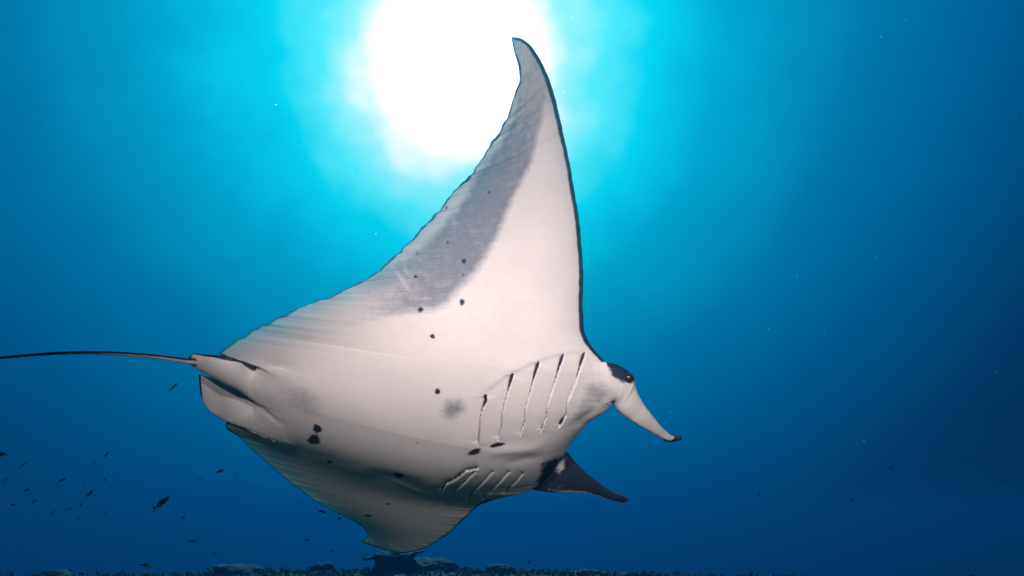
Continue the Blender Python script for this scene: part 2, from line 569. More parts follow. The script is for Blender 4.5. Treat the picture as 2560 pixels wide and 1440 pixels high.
def loft(sections, thick, nseg=40, nring=48, shape=1.0, dark_fn=None, grey_fn=None, vshift=0.0):
    """flattened tube through sections (key, ax, ay, bx, by, depth_a, depth_b); a and b are its two edges"""
    global base
    k = [s[0] for s in sections]
    q = np.linspace(0, 1, nseg)
    A = hermite(k, [s[1:3] for s in sections], q); B = hermite(k, [s[3:5] for s in sections], q)
    D = hermite(k, [s[5:7] for s in sections], q)
    T = np.interp(q, k, thick)
    Ac = unproject(A[:, 0], A[:, 1], D[:, 0]); Bc = unproject(B[:, 0], B[:, 1], D[:, 1])
    M = (Ac + Bc) / 2; H = (Bc - Ac) / 2
    ax = np.gradient(M, axis=0)
    N = np.cross(H, ax); N /= np.linalg.norm(N, axis=1, keepdims=True) + 1e-9
    N[N[:, 2] < 0] *= -1
    th = np.linspace(0, 2 * math.pi, nring, endpoint=False)
    c, s = np.cos(th), np.sin(th)
    s = np.sign(s) * np.abs(s) ** shape
    P = M[:, None] + H[:, None] * c[None, :, None] + N[:, None] * (s[None, :] * T[:, None])[..., None]
    I = base + np.arange(nseg * nring).reshape(nseg, nring)
    I2 = np.concatenate([I, I[:, :1]], 1)
    f = quads(I2, False)
    pf = P.reshape(-1, 3)
    ff = f[nring // 4] - base
    nrm = np.cross(pf[ff[1]] - pf[ff[0]], pf[ff[2]] - pf[ff[0]])
    if nrm @ N[0] < 0:
        f = f[:, ::-1]
    pp = project(pf)
    front = np.tile(s > -.02, nseg)
    cc = np.tile(c, nseg); qq = np.repeat(q, nring)
    dk = dark_fn(pp, qq, cc, front) if dark_fn else np.where(front, 0, 1.0)
    gr = grey_fn(pp, qq, cc, front) if grey_fn else np.zeros(len(pf))
    cap0 = base + nseg * nring
    parts_V.append(pf); parts_V.append(np.stack([M[0], M[-1]]))
    parts_dark.append(dk); parts_dark.append(np.array([dk[0], dk[-1]]))
    parts_grey.append(gr); parts_grey.append(np.zeros(2))
    fb = np.stack([qq + 3 + vshift, cc * .06, 0 * qq], 1)
    LOFTS.append((base, nseg * nring, front)); NSEG.append(nseg)
    parts_fib.append(fb); parts_fib.append(np.zeros((2, 3)))
    F.append(f)
    for ring, cp_ in ((I[0], cap0), (I[-1], cap0 + 1)):
        rr = np.roll(ring, -1)
        F.append(np.stack([ring, rr, np.full(nring, cp_), np.full(nring, cp_)], 1))
    base += nseg * nring + 2


# raised side: head lobe with the eye, running into the cephalic fin
loft([(0, 1465, 900, 1480, 1030, 2.59, 2.63), (.06, 1490, 903, 1496, 1020, 2.545, 2.59), (.12, 1512, 905, 1512, 1012, 2.55, 2.59), (.24, 1553, 916, 1528, 1002, 2.585, 2.605),
      (.33, 1583, 940, 1536, 1015, 2.62, 2.62), (.40, 1588, 968, 1548, 1030, 2.63, 2.62), (.52, 1604, 1002, 1574, 1050, 2.65, 2.64),
      (.68, 1634, 1043, 1607, 1070, 2.69, 2.67), (.84, 1662, 1075, 1641, 1088, 2.73, 2.71), (.94, 1682, 1090, 1668, 1101, 2.76, 2.74), (1, 1692, 1090, 1686, 1104, 2.77, 2.76)],
     [.005, .026, .040, .054, .056, .045, .03, .020, .014, .012, .010], nseg=110, nring=128,
     dark_fn=lambda p, q, c, f: np.maximum.reduce([
         sstep(1.7, .5, blob(p, (1556, 934, 40, 18, 28, 1))) * .8,
         sstep(-.72, -.9, c) * sstep(.38, .15, q) * sstep(.10, .15, q), sstep(.86, .97, c) * .75 * sstep(.45, .6, q), sstep(.9, .99, q) * .8, np.where(f, 0, .9)]),
     grey_fn=lambda p, q, c, f: np.maximum.reduce([.35 * sstep(.42, .75, q)] + [s_[5] * np.exp(-(blob(p, s_) / 1.05) ** 2.4) for s_ in SMUDGE[-3:]]))
# curled tip of the raised cephalic fin
loft([(0, 1668, 1088, 1660, 1102, 2.74, 2.74), (.5, 1686, 1089, 1680, 1105, 2.765, 2.765), (.85, 1700, 1088, 1697, 1101, 2.77, 2.77), (1, 1704, 1092, 1703, 1099, 2.77, 2.77)],
     [.010, .013, .012, .003], nseg=24, nring=24, dark_fn=lambda p, q, c, f: .8 + 0 * q)
# far side cephalic fin, seen from its dark inner face
loft([(0, 1385, 1140, 1315, 1218, 2.86, 2.92), (.15, 1412, 1128, 1352, 1228, 2.88, 2.93), (.35, 1440, 1157, 1402, 1231, 2.90, 2.94),
      (.6, 1484, 1197, 1468, 1232, 2.94, 2.97), (.8, 1528, 1228, 1515, 1246, 2.98, 3.0), (.93, 1561, 1241, 1552, 1256, 3.0, 3.02), (1, 1571, 1248, 1569, 1256, 3.02, 3.02)],
     [.02, .03, .026, .02, .014, .010, .004], nseg=70, nring=48,
     dark_fn=lambda p, q, c, f: np.clip(np.where(f,   .80 - .15 * c - .35 * sstep(.45, .9, c) * sstep(.2, .5, q), .6), 0, 1) - .55 * np.exp(-(blob(p, (1402, 1165, 12, 22, 20, 1))) ** 2))
edge_dark = lambda p, q, c, f: np.maximum.reduce([sstep(-.80, -.97, c), sstep(.82, .97, c), np.where(f, 0, .9)])
# pelvic fins
loft([(0, 474, 891, 474, 909, 2.20, 2.21), (.04, 480, 885, 482, 915, 2.19, 2.21), (.15, 508, 886, 516, 934, 2.185, 2.215), (.4, 572, 893, 572, 961, 2.18, 2.245),
      (.7, 642, 909, 652, 1012, 2.25, 2.328), (.83, 695, 920, 700, 1035, 2.237, 2.36), (1, 750, 930, 752, 1060, 2.29, 2.43)],
     [.004, .008, .018, .036, .035, .025, .004], nseg=130, nring=128,
     dark_fn=lambda p, q, c, f: np.maximum.reduce([sstep(.07, .02, q), sstep(-.86, -.98, c) * sstep(.75, .5, q), sstep(.93, .99, c) * sstep(.8, .5, q) * .8, np.where(f, 0, .9)]),
     grey_fn=lambda p, q, c, f: .25 * sstep(.5, .1, q))
loft([(0, 497, 936, 503, 990, 2.275, 2.30), (.05, 506, 938, 512, 1010, 2.275, 2.31), (.25, 552, 950, 552, 1046, 2.30, 2.36), (.5, 612, 968, 622, 1073, 2.350, 2.385),
      (.8, 690, 1010, 720, 1108, 2.350, 2.475), (1, 780, 1050, 820, 1125, 2.39, 2.60)],
     [.004, .007, .010, .024, .035, .004], nseg=130, nring=128,
     dark_fn=lambda p, q, c, f: np.maximum.reduce([sstep(.05, .015, q), sstep(.90, .98, c) * sstep(.5, .3, q) * .9, np.where(f, 0, .9)]),
     grey_fn=lambda p, q, c, f: .15 + 0 * q, vshift=1.0)
# whip tail
tail = [(560, 910, 2.24, 10), (500, 905, 2.20, 9.5), (474, 903, 2.17, 7.5), (430, 897, 2.15, 6.5), (350, 888, 2.11, 5.6), (240, 882, 2.06, 4.6), (130, 884, 2.02, 3.9),
        (0, 895, 1.98, 3.2), (-160, 914, 1.93, 2.6), (-380, 940, 1.88, 2.0), (-700, 965, 1.82, 1.2)]
loft([(i / (len(tail) - 1), t[0], t[1] - t[3], t[0], t[1] + t[3], t[2], t[2]) for i, t in enumerate(tail)],
     [t[3] * t[2] / F_PX for t in tail], nseg=120, nring=16,
     dark_fn=lambda p, q, c, f: np.clip(sstep(.1, -.6, c) + .55 * sstep(.35, .6, q), 0, 1), grey_fn=lambda p, q, c, f: .35 + 0 * q)

BV = np.concatenate(parts_V); BF = np.concatenate(F)


def depth_map(P2, D, x0, y0, nx, ny, cell):
    """mean depth per cell, small holes closed"""
    ix = np.round((P2[:, 0] - x0) / cell).astype(int); iy = np.round((P2[:, 1] - y0) / cell).astype(int)
    ok = (ix >= 0) & (ix < nx) & (iy >= 0) & (iy < ny)
    s_ = np.zeros((ny, nx)); n_ = np.zeros((ny, nx))
    np.add.at(s_, (iy[ok], ix[ok]), D[ok]); np.add.at(n_, (iy[ok], ix[ok]), 1)
    m = np.where(n_ > 0, s_ / np.maximum(n_, 1), np.nan)
    for _ in range(2):
        pad = np.pad(m, 1, constant_values=np.nan)
        nb_ = np.stack([pad[1 + a:1 + a + ny, 1 + b:1 + b + nx] for a in (-1, 0, 1) for b in (-1, 0, 1)])
        cnt = np.isfinite(nb_).sum(0)
        avg = np.where(cnt > 0, np.nansum(nb_, 0) / np.maximum(cnt, 1), np.nan)
        m = np.where(np.isnan(m) & (cnt >= 4), avg, m)
    return m


def sample_map(m, P2, x0, y0, cell):
    fx = (P2[:, 0] - x0) / cell; fy = (P2[:, 1] - y0) / cell
    ix = np.floor(fx).astype(int); iy = np.floor(fy).astype(int)
    ok = (ix >= 0) & (iy >= 0) & (ix < m.shape[1] - 1) & (iy < m.shape[0] - 1)
    ix = np.clip(ix, 0, m.shape[1] - 2); iy = np.clip(iy, 0, m.shape[0] - 2)
    tx, ty = fx - ix, fy - iy
    r_ = (m[iy, ix] * (1 - tx) + m[iy, ix + 1] * tx) * (1 - ty) + (m[iy + 1, ix] * (1 - tx) + m[iy + 1, ix + 1] * tx) * ty
    r_[~ok] = np.nan
    return r_


def blend_into_body(k_loft, width, soft=6):
    """flow a fin's front face and the belly into each other where they meet, so that no seam shows"""
    b0, cnt, front = LOFTS[k_loft]
    li = b0 + np.where(front)[0]
    lp = project(BV[li]); ld_ = -BV[li, 2]
    x0, y0 = lp.min(0) - 12; x1, y1 = lp.max(0) + 12
    cell = 4.0
    nx, ny = int((x1 - x0) / cell) + 2, int((y1 - y0) / cell) + 2
    bp = project(BV[:n0])
    bi = np.where((bp[:, 0] > x0) & (bp[:, 0] < x1) & (bp[:, 1] > y0) & (bp[:, 1] < y1) & (u > .004) & (u < .996))[0]
    bp = bp[bi]; bd = -BV[bi, 2]
    mb = depth_map(bp, bd, x0, y0, nx, ny, cell); ml = depth_map(lp, ld_, x0, y0, nx, ny, cell)

    def smin(own, other):
        h_ = np.clip(.5 + .5 * (other - own) / width, 0, 1)
        new = other * (1 - h_) + own * h_ - width * h_ * (1 - h_)
        new = new + np.where(other < own, .0012, 0)
        return np.where(np.isnan(other), own, np.minimum(new, own))
    nb2 = smin(bd, sample_map(ml, bp, x0, y0, cell)); nl = smin(ld_, sample_map(mb, lp, x0, y0, cell))
    # the belly's own thin rim, which lies inside the fin, keeps its place
    nb2 = bd + (nb2 - bd) * sstep(.99, .93, u[bi])
    BV[bi] *= (nb2 / bd)[:, None]
    dl_ = np.zeros(cnt); dl_[np.where(front)[0]] = nl - ld_
    nr_ = int(round(len(front) / NSEG[k_loft])); G_ = dl_.reshape(-1, nr_)
    for _ in range(soft):
        G_ = (np.roll(G_, 1, 1) + 2 * G_ + np.roll(G_, -1, 1)) / 4
        G_[1:-1] = (G_[:-2] + 2 * G_[1:-1] + G_[2:]) / 4
    BV[li] *= ((ld_ + G_.ravel()[np.where(front)[0]]) / ld_)[:, None]


blend_into_body(0, .035, 1)
blend_into_body(3, .035)
blend_into_body(4, .035)

# skin: white belly, grey clouds, near-black margins and back
skin, g = new_mat('manta_skin')
at_d = g.node('ShaderNodeAttribute', attribute_name='dark').outputs['Fac']
at_g = g.node('ShaderNodeAttribute', attribute_name='grey').outputs['Fac']
at_f = g.node('ShaderNodeAttribute', attribute_name='fibre').outputs['Vector']
obj_c = g.node('ShaderNodeTexCoord').outputs['Object']
fmap = g.node('ShaderNodeMapping'); g.put(fmap.inputs['Vector'], at_f); fmap.inputs['Scale'].default_value = (7, 330, 1)
fibre = g.noise(fmap.outputs[0], 1.0, 3.0, 0.6)
fmap2 = g.node('ShaderNodeMapping'); g.put(fmap2.inputs['Vector'], at_f); fmap2.inputs['Scale'].default_value = (60, 60, 1)
n_mid = g.noise(obj_c, 34.0, 4.0, 0.6)
n_fine = g.noise(obj_c, 260.0, 3.0, 0.65)
n_big = g.noise(obj_c, 4.5, 3.0, 0.5)
edge_n = g.math('ADD', g.math('MULTIPLY', g.math('SUBTRACT', n_mid, .5), .55), g.math('MULTIPLY', g.math('SUBTRACT', n_fine, .5), .55))
fj = g.math('MULTIPLY', g.math('SUBTRACT', fibre, .5), .5)
dark_f = g.maprange(g.math('ADD', at_d, g.math('MULTIPLY', g.math('ADD', edge_n, fj), g.maprange(at_d, .02, .2, 0, 1))), .32, .68, smooth=True)
fn = g.math('MULTIPLY', g.math('SUBTRACT', fibre, .5), .85)
gn = g.math('ADD', g.math('ADD', g.math('MULTIPLY', edge_n, 1.2), fn), g.math('MULTIPLY', g.math('SUBTRACT', n_big, .5), .35))
grey_f = g.maprange(g.math('ADD', at_g, g.math('MULTIPLY', gn, g.maprange(at_g, .02, .35, 0, 1))), .12, 1.0)
tone = g.maprange(g.math('ADD', g.math('MULTIPLY', n_big, .6), g.math('MULTIPLY', n_mid, .4)), .3, .7)
white = g.mix(tone, (.66, .60, .60), (.78, .70, .68))
white = g.mix(g.math('MULTIPLY', g.maprange(fibre, .35, .62), .09), white, (.52, .49, .50))
# faint pink scratches and freckles
vor = g.node('ShaderNodeTexVoronoi'); g.put(vor.inputs['Vector'], obj_c); vor.inputs['Scale'].default_value = 26.0
freck = g.math('MULTIPLY', g.math('LESS_THAN', vor.outputs['Distance'], .055), .35)
white = g.mix(g.math('MULTIPLY', g.maprange(n_fine, .3, .7), .22), white, (.56, .54, .56))
white = g.mix(freck, white, (.55, .36, .36))
c1 = g.mix(grey_f, white, (.20, .21, .26))
c2 = g.mix(dark_f, c1, (.018, .030, .060))
bs = g.node('ShaderNodeBsdfPrincipled')
g.put(bs.inputs['Base Color'], c2)
bs.inputs['Roughness'].default_value = .55
bs.inputs['Specular IOR Level'].default_value = .25
bs.inputs['Subsurface Weight'].default_value = 0.0
bmp = g.node('ShaderNodeBump'); bmp.inputs['Strength'].default_value = .14; bmp.inputs['Distance'].default_value = .004
hgt = g.math('ADD', g.math('MULTIPLY', fibre, .5), g.math('ADD', g.math('MULTIPLY', n_fine, .35), g.math('MULTIPLY', n_mid, .5)))
g.put(bmp.inputs['Height'], hgt)
g.put(bs.inputs['Normal'], bmp.outputs[0])
trl = g.node('ShaderNodeBsdfTranslucent'); trl.inputs['Color'].default_value = (.35, .85, .90, 1)
mx = g.node('ShaderNodeMixShader')
g.put(mx.inputs[0], g.math('MULTIPLY', g.node('ShaderNodeAttribute', attribute_name='thin').outputs['Fac'], g.math('MULTIPLY_ADD', dark_f, -.28, .78)))
g.l.new(bs.outputs[0], mx.inputs[1]); g.l.new(trl.outputs[0], mx.inputs[2])
finish(g, mx)

thin_v = np.exp(-(vent + dors) / .026) * np.where(v < 0, .55, 1)
thin = np.concatenate([thin_v, thin_v.reshape(NV, NU)[inner], np.zeros(len(BV) - n0 - nd_)])
BW = cam_to_world(BV)
origin = cam_to_world(TB)
me = make_mesh('body', BW - origin, BF, skin, {'dark': np.clip(np.concatenate(parts_dark), 0, 1), 'grey': np.concatenate(parts_grey), 'fibre': np.concatenate(parts_fib), 'thin': thin})
manta = bpy.data.objects.new('manta_ray', None)
manta.location = origin
col.objects.link(manta)
tag(manta, 'large manta ray showing its white spotted belly, one wing raised toward the sun', 'manta ray')
body = add_obj('body', me, manta)


def ico(sub=3):
    import bmesh
    bm = bmesh.new(); bmesh.ops.create_icosphere(bm, subdivisions=sub, radius=1.0)
    V = np.array([v.co[:] for v in bm.verts]); Fc = np.array([[v.index for v in f.verts] for f in bm.faces]); bm.free()
    return V, Fc


eye_m, g = new_mat('eye_skin')
oc = g.node('ShaderNodeTexCoord').outputs['Object']
bs = g.node('ShaderNodeBsdfPrincipled')
g.put(bs.inputs['Base Color'], g.ramp(g.noise(oc, 60, 3), [(.3, (.012, .014, .02)), (.7, (.03, .034, .045))]))
bs.inputs['Roughness'].default_value = .2
finish(g, bs)
eV, eF = ico(3)
eye_at = unproject(1571, 944, 2.565)
me_eye = make_mesh('eye', eV * np.array([.024, .022, .024]), eF, eye_m)
e = add_obj('eye', me_eye, manta, Vector(cam_to_world(eye_at) - origin))
e2 = add_obj('eye', me_eye, manta, Vector(cam_to_world(unproject(1350, 1190, 3.02)) - origin))


# ------------------------------------------------------------------ the reef below
def vnoise(x, y, seed=0):
    """smooth value noise in the plane"""
    xi = np.floor(x).astype(np.int64); yi = np.floor(y).astype(np.int64)
    fx = x - xi; fy = y - yi
    fx = fx * fx * (3 - 2 * fx); fy = fy * fy * (3 - 2 * fy)

    def h(i, j):
        n = (i * 374761393 + j * 668265263 + seed * 1442695041) & 0x7fffffff
        n = ((n ^ (n >> 13)) * 1274126177) & 0x7fffffff
        return ((n ^ (n >> 16)) & 0xffff) / 65535.0
    return ((h(xi, yi) * (1 - fx) + h(xi + 1, yi) * fx) * (1 - fy)
            + (h(xi, yi + 1) * (1 - fx) + h(xi + 1, yi + 1) * fx) * fy)


def fbm(x, y, seed=0, octv=4):
    return sum(vnoise(x * 2 ** k, y * 2 ** k, seed + k) / 2 ** k for k in range(octv)) / 2


RIDGE_Y = 20.0


def at_y(px, py, Y):
    """world point on the vertical plane y = Y that the photograph shows at this pixel"""
    dv = cam_to_world(np.array([(px - CX) / F_PX, -(py - CY) / F_PX, -1.0]))
    return dv * (Y / dv[1])


ridge_px = [(-300, 1446), (0, 1446), (100, 1439), (180, 1441), (350, 1442), (500, 1438), (560, 1430), (640, 1430), (700, 1431), (760, 1430), (870, 1430),
            (930, 1426), (1030, 1420), (1110, 1420), (1180, 1429), (1290, 1431), (1400, 1431), (1500, 1434), (1700, 1440), (2000, 1444), (2560, 1450), (2900, 1452)]
rp = np.array([at_y(a, b, RIDGE_Y) for a, b in ridge_px])


def ground_z(x, y):
    top = np.interp(x, rp[:, 0], rp[:, 2])
    rise = sstep(12.0, RIDGE_Y, y + .8 * (vnoise(x * .5, y * .2, 3) - .5))
    fall = np.clip(y - RIDGE_Y - .6, 0, None)
    z = -2.3 + (top + 2.3) * rise - .16 * fall - .006 * np.clip(fall - 6, 0, 30) ** 2 * .3
    z = np.maximum(z, -11.3)
    return z + .10 * (fbm(x * 1.5, y * 1.5, 11) - .55) + .05 * (vnoise(x * 7, y * 7, 21) - .6)


gx = np.concatenate([np.linspace(-70, -22, 40)[:-1], np.linspace(-22, 24, 520), np.linspace(24, 70, 40)[1:]])
gy = np.concatenate([np.linspace(-40, 9, 45)[:-1], np.linspace(9, 24, 190), np.linspace(24, 90, 60)[1:]])
GX, GY = np.meshgrid(gx, gy)
GZ = ground_z(GX.ravel(), GY.ravel())
I = np.arange(GX.size).reshape(GX.shape)
reef_m, g = new_mat('reef_rock')
oc = g.node('ShaderNodeTexCoord').outputs['Object']
bs = g.node('ShaderNodeBsdfPrincipled')
nn_ = g.noise(oc, 3.0, 6.0, .65)
g.put(bs.inputs['Base Color'], g.ramp(nn_, [(.3, (.015, .018, .018)), (.5, (.03, .032, .028)), (.7, (.06, .057, .046))]))
bs.inputs['Roughness'].default_value = .9
bmp = g.node('ShaderNodeBump'); bmp.inputs['Strength'].default_value = .8; bmp.inputs['Distance'].default_value = .05
g.put(bmp.inputs['Height'], g.noise(oc, 14.0, 5.0, .6)); g.put(bs.inputs['Normal'], bmp.outputs[0])
finish(g, bs)
me = make_mesh('seabed', np.stack([GX.ravel(), GY.ravel(), GZ], 1), quads(I, True), reef_m)
sb = add_obj('seabed', me)
if me.polygons[0].normal.z < 0:
    me.flip_normals()
tag(sb, 'dark reef seabed rising to a rubble ridge', 'seabed', kind='structure')

coral_m, g = new_mat('coral')
oc = g.node('ShaderNodeTexCoord').outputs['Object']
bs = g.node('ShaderNodeBsdfPrincipled')
g.put(bs.inputs['Base Color'], g.ramp(g.noise(oc, 9.0, 5.0, .6), [(.3, (.012, .014, .014)), (.7, (.042, .038, .03))]))
bs.inputs['Roughness'].default_value = .85
bmp = g.node('ShaderNodeBump'); bmp.inputs['Strength'].default_value = .7; bmp.inputs['Distance'].default_value = .02
g.put(bmp.inputs['Height'], g.noise(oc, 40.0, 4.0, .6)); g.put(bs.inputs['Normal'], bmp.outputs[0])
finish(g, bs)
sV, sF = ico(4)


def lump(seed, sx, sy, sz, amp, fr):
    """knobbly coral mound"""
    th = sV * fr + seed * 7.3
    n = fbm(th[:, 0] + th[:, 2] * .7, th[:, 1] - th[:, 2] * .4, seed, 4)
    k = np.abs(vnoise(th[:, 0] * 3 + th[:, 2] * 2, th[:, 1] * 3 - th[:, 2], seed + 5) - .5)
    r = 1 + amp * (n - .5) + amp * .5 * (.25 - k) + .16 * (vnoise(th[:, 0] * 6 + th[:, 2] * 5, th[:, 1] * 6 - th[:, 2] * 3, seed + 9) - .5)
    return sV * r[:, None] * np.array([sx, sy, sz])


for seed, (px, py, w_, h_, lab) in enumerate([
        (590, 1428, .62, .17, 'broad low coral mound next to the small rounded knob'),
        (806, 1421, .26, .16, 'small rounded coral knob between the broad mound and the table coral'),
        (1078, 1419, .62, .22, 'high knobbly coral mound touching the foot of the table coral'),
        (1247, 1428, .34, .16, 'rounded coral hummock beyond the high knobbly mound beside the table coral'),
        (140, 1443, .45, .17, 'dark coral mound on the seabed under the shoal of tiny fish'),
        (1460, 1436, .50, .12, 'low flat coral patch at the end where the reef fades into blue')]):
    p = at_y(px, py, RIDGE_Y - .1)
    c = add_obj('coral_mound', make_mesh('coral_mound', lump(seed + 1, w_ * 1.33, w_ * 1.06, h_ * 1.33, .8, 2.4), sF, coral_m), None, Vector(p) - Vector((0, 0, .03)))
    tag(c, lab, 'coral', 'coral mounds on the reef crest')

# table coral: a broad stalk with uneven ledges
tb = bpy.data.objects.new('table_coral', None)
tb_p = at_y(978, 1440, RIDGE_Y - .5)
tb.location = Vector(tb_p); col.objects.link(tb)
tag(tb, 'dark table coral with a thick stalk and flat ledges on the reef crest', 'coral')
PXM = (RIDGE_Y - .5) / F_PX * 1.04                      # metres per photo pixel at the coral
prof = [(-26, 46), (0, 42), (14, 36), (26, 38), (36, 44), (41, 46), (44, 40), (44.5, 0)]
na = 40
Vt, Ft = [], []
for z_, r_ in prof:
    for k in range(na):
        a = 2 * math.pi * k / na
        rr = r_ * (1 + .14 * math.sin(3 * a + 1.3) + .08 * math.sin(7 * a + z_ * .1) + .05 * math.sin(13 * a))
        Vt.append((rr * math.cos(a) * PXM, rr * .8 * math.sin(a) * PXM, (z_ + 2.5 * math.sin(2 * a + .6) * (z_ > 20)) * PXM))
for i in range(len(prof) - 1):
    for k in range(na):
        Ft.append((i * na + k, i * na + (k + 1) % na, (i + 1) * na + (k + 1) % na, (i + 1) * na + k))
add_obj('stalk', make_mesh('stalk', Vt, Ft, coral_m), tb)


def ledge(cx, cz, length, wid_, tilt, seed):
    V_, F_ = [], []
    n = 36
    r_ = np.random.default_rng(seed)
    ph = r_.uniform(0, 6, 4)
    for layer, (zz, sc) in enumerate(((-2.6, .82), (-1.0, 1.0), (1.4, 1.0), (2.6, .9))):
        for k in range(n):
            a = 2 * math.pi * k / n
            rr = 1 + .12 * math.sin(5 * a + ph[0]) + .09 * math.sin(9 * a + ph[1]) + .05 * math.sin(17 * a + ph[2])
            X = math.cos(a) * rr * length * sc; Y_ = math.sin(a) * rr * wid_ * sc
            Z = zz * (1 + .3 * math.sin(4 * a + ph[3])) + 1.6 * math.sin(X * .22 + ph[2])
            ct, st_ = math.cos(tilt), math.sin(tilt)
            V_.append(((cx + X * ct - Z * st_) * PXM, Y_ * PXM, (cz + X * st_ + Z * ct) * PXM))
    for i in range(3):
        for k in range(n):
            F_.append((i * n + k, i * n + (k + 1) % n, (i + 1) * n + (k + 1) % n, (i + 1) * n + k))
    F_.append(tuple(range(n))[::-1]); F_.append(tuple(range(3 * n, 4 * n)))
    return V_, F_


for args in ((-42, 36, 21, 26, R(3), 1), (40, 40, 26, 24, R(20), 2), (30, 33, 22, 28, R(24), 3), (2, 43, 30, 30, R(-2), 4), (-24, 43.5, 9, 12, R(-18), 5)):
    V_, F_ = ledge(*args)
    add_obj('ledge', make_mesh('ledge', V_, F_, coral_m), tb)

# branching coral tips and rubble that roughen the crest
cl_V, cl_F, nb = [], [], 0
for k in range(2600):
    X = rng.uniform(-20, 22) if k % 3 else rng.uniform(-12, 6)
    Y_ = RIDGE_Y + rng.normal(-.5, .7)
    z0 = float(ground_z(np.array([X]), np.array([Y_]))[0])
    hh = abs(rng.normal(.0, .045)) + .03; w_ = rng.uniform(.03, .08)
    lean = rng.normal(0, .35, 2)
    ang = rng.uniform(0, 6.28)
    tri = [(X + w_ * math.cos(ang + q_), Y_ + w_ * math.sin(ang + q_), z0 - .02) for q_ in (0, 2.1, 4.2)]
    t2 = [(X + lean[0] * hh + .6 * w_ * math.cos(ang + q_), Y_ + lean[1] * hh + .6 * w_ * math.sin(ang + q_), z0 + hh) for q_ in (0, 2.1, 4.2)]
    cl_V += tri + t2 + [(X + lean[0] * hh * 1.1, Y_ + lean[1] * hh * 1.1, z0 + hh * 1.12)]
    cl_F += [(nb, nb + 1, nb + 4, nb + 3), (nb + 1, nb + 2, nb + 5, nb + 4), (nb + 2, nb, nb + 3, nb + 5),
             (nb + 3, nb + 4, nb + 6), (nb + 4, nb + 5, nb + 6), (nb + 5, nb + 3, nb + 6)]
    nb += 7
rub = add_obj('branching_coral', make_mesh('branching_coral', cl_V, cl_F, coral_m))
tag(rub, 'short branching coral tips covering the reef crest', 'coral', kind='stuff')


# ------------------------------------------------------------------ reef fish
def fish_material(name, back, belly, tailc, stripe=None):
    m, g = new_mat(name)
    oc = g.node('ShaderNodeTexCoord').outputs['Object']
    sp_ = g.node('ShaderNodeSeparateXYZ'); g.put(sp_.inputs[0], oc)
    n = g.noise(oc, 9.0, 3.0)
    t = g.maprange(g.math('ADD', sp_.outputs[2], g.math('MULTIPLY', g.math('SUBTRACT', n, .5), .05)), -.10, .06, 0, 1, smooth=True)
    c = g.mix(t, belly, back)
    if stripe:
        s_ = g.math('LESS_THAN', g.math('ABSOLUTE', g.math('SUBTRACT', sp_.outputs[2], .01)), .022)
        c = g.mix(s_, c, stripe)
    c = g.mix(g.maprange(sp_.outputs[0], -.36, -.30, 1, 0), c, tailc)
    bs = g.node('ShaderNodeBsdfPrincipled'); g.put(bs.inputs['Base Color'], c); bs.inputs['Roughness'].default_value = .5
    finish(g, bs)
    return m


def fish_mesh(name, mat, deep=.14, fork=.5):
    """unit-length fish, nose at +x: body of elliptical rings, forked tail, dorsal, anal and pectoral fins"""
    prof = [(.5, .006), (.46, .05), (.38, .085), (.25, .12), (.1, .14), (-.05, .13), (-.2, .095), (-.30, .055), (-.36, .036), (-.40, .04)]
    n = 12; V_, F_ = [], []
    for X, r_ in prof:
        r_ = r_ * deep / .14
        for k in range(n):
            a = 2 * math.pi * k / n
            V_.append((X, .5 * r_ * math.cos(a), r_ * math.sin(a)))
    for i in range(len(prof) - 1):
        for k in range(n):
            F_.append((i * n + k, i * n + (k + 1) % n, (i + 1) * n + (k + 1) % n, (i + 1) * n + k))
    F_.append(tuple(range(n))[::-1]); F_.append(tuple(range((len(prof) - 1) * n, len(prof) * n)))

    def plate(pts, th=.006, y0=0.0, splay=0.0):
        b = len(V_); m = len(pts)
        for sgn in (-1, 1):
            for (X, Z) in pts:
                V_.append((X, y0 + sgn * th + splay * (pts[0][0] - X), Z))
        F_.append(tuple(range(b, b + m))); F_.append(tuple(range(b + m, b + 2 * m))[::-1])
        for k in range(m):
            F_.append((b + k, b + (k + 1) % m, b + m + (k + 1) % m, b + m + k))
    s = deep / .14
    plate([(-.36, .03), (-.44, .08 * s), (-.56, .15 * s), (-.50, .06 * s), (-.47 - .04 * (1 - fork), 0)])
    plate([(-.36, -.03), (-.47 - .04 * (1 - fork), 0), (-.50, -.06 * s), (-.56, -.15 * s), (-.44, -.08 * s)])
    plate([(.24, .11 * s), (.12, .18 * s), (-.1, .17 * s), (-.24, .12 * s), (-.26, .07 * s), (0, .12 * s)])
    plate([(-.02, -.12 * s), (-.1, -.17 * s), (-.22, -.12 * s), (-.25, -.07 * s)])
    for sg in (-1, 1):
        plate([(.22, -.01), (.10, .02), (.08, -.05), (.14, -.07)], .004, sg * .055 * s, sg * .4)
    return make_mesh(name, V_, F_, mat, smooth=False)


dark_fm = fish_material('dark_fish', (.015, .02, .05), (.02, .028, .06), (.035, .05, .05))
yellow_fm = fish_material('yellow_tail_fish', (.012, .016, .05), (.02, .025, .06), (.30, .30, .05))
wrasse_fm = fish_material('striped_wrasse', (.16, .17, .08), (.45, .42, .22), (.35, .33, .08), (.012, .014, .02))
pale_fm = fish_material('pale_belly_wrasse', (.02, .025, .04), (.55, .5, .45), (.20, .20, .10))
me_dark = fish_mesh('small_fish', dark_fm, .14)
me_slim = fish_mesh('slim_fish', dark_fm, .085)
me_yel = fish_mesh('yellow_tail_fish', yellow_fm, .135, 1.0)
me_wr = fish_mesh('striped_wrasse', wrasse_fm, .085, .1)
me_pale = fish_mesh('pale_wrasse', pale_fm, .10, .2)


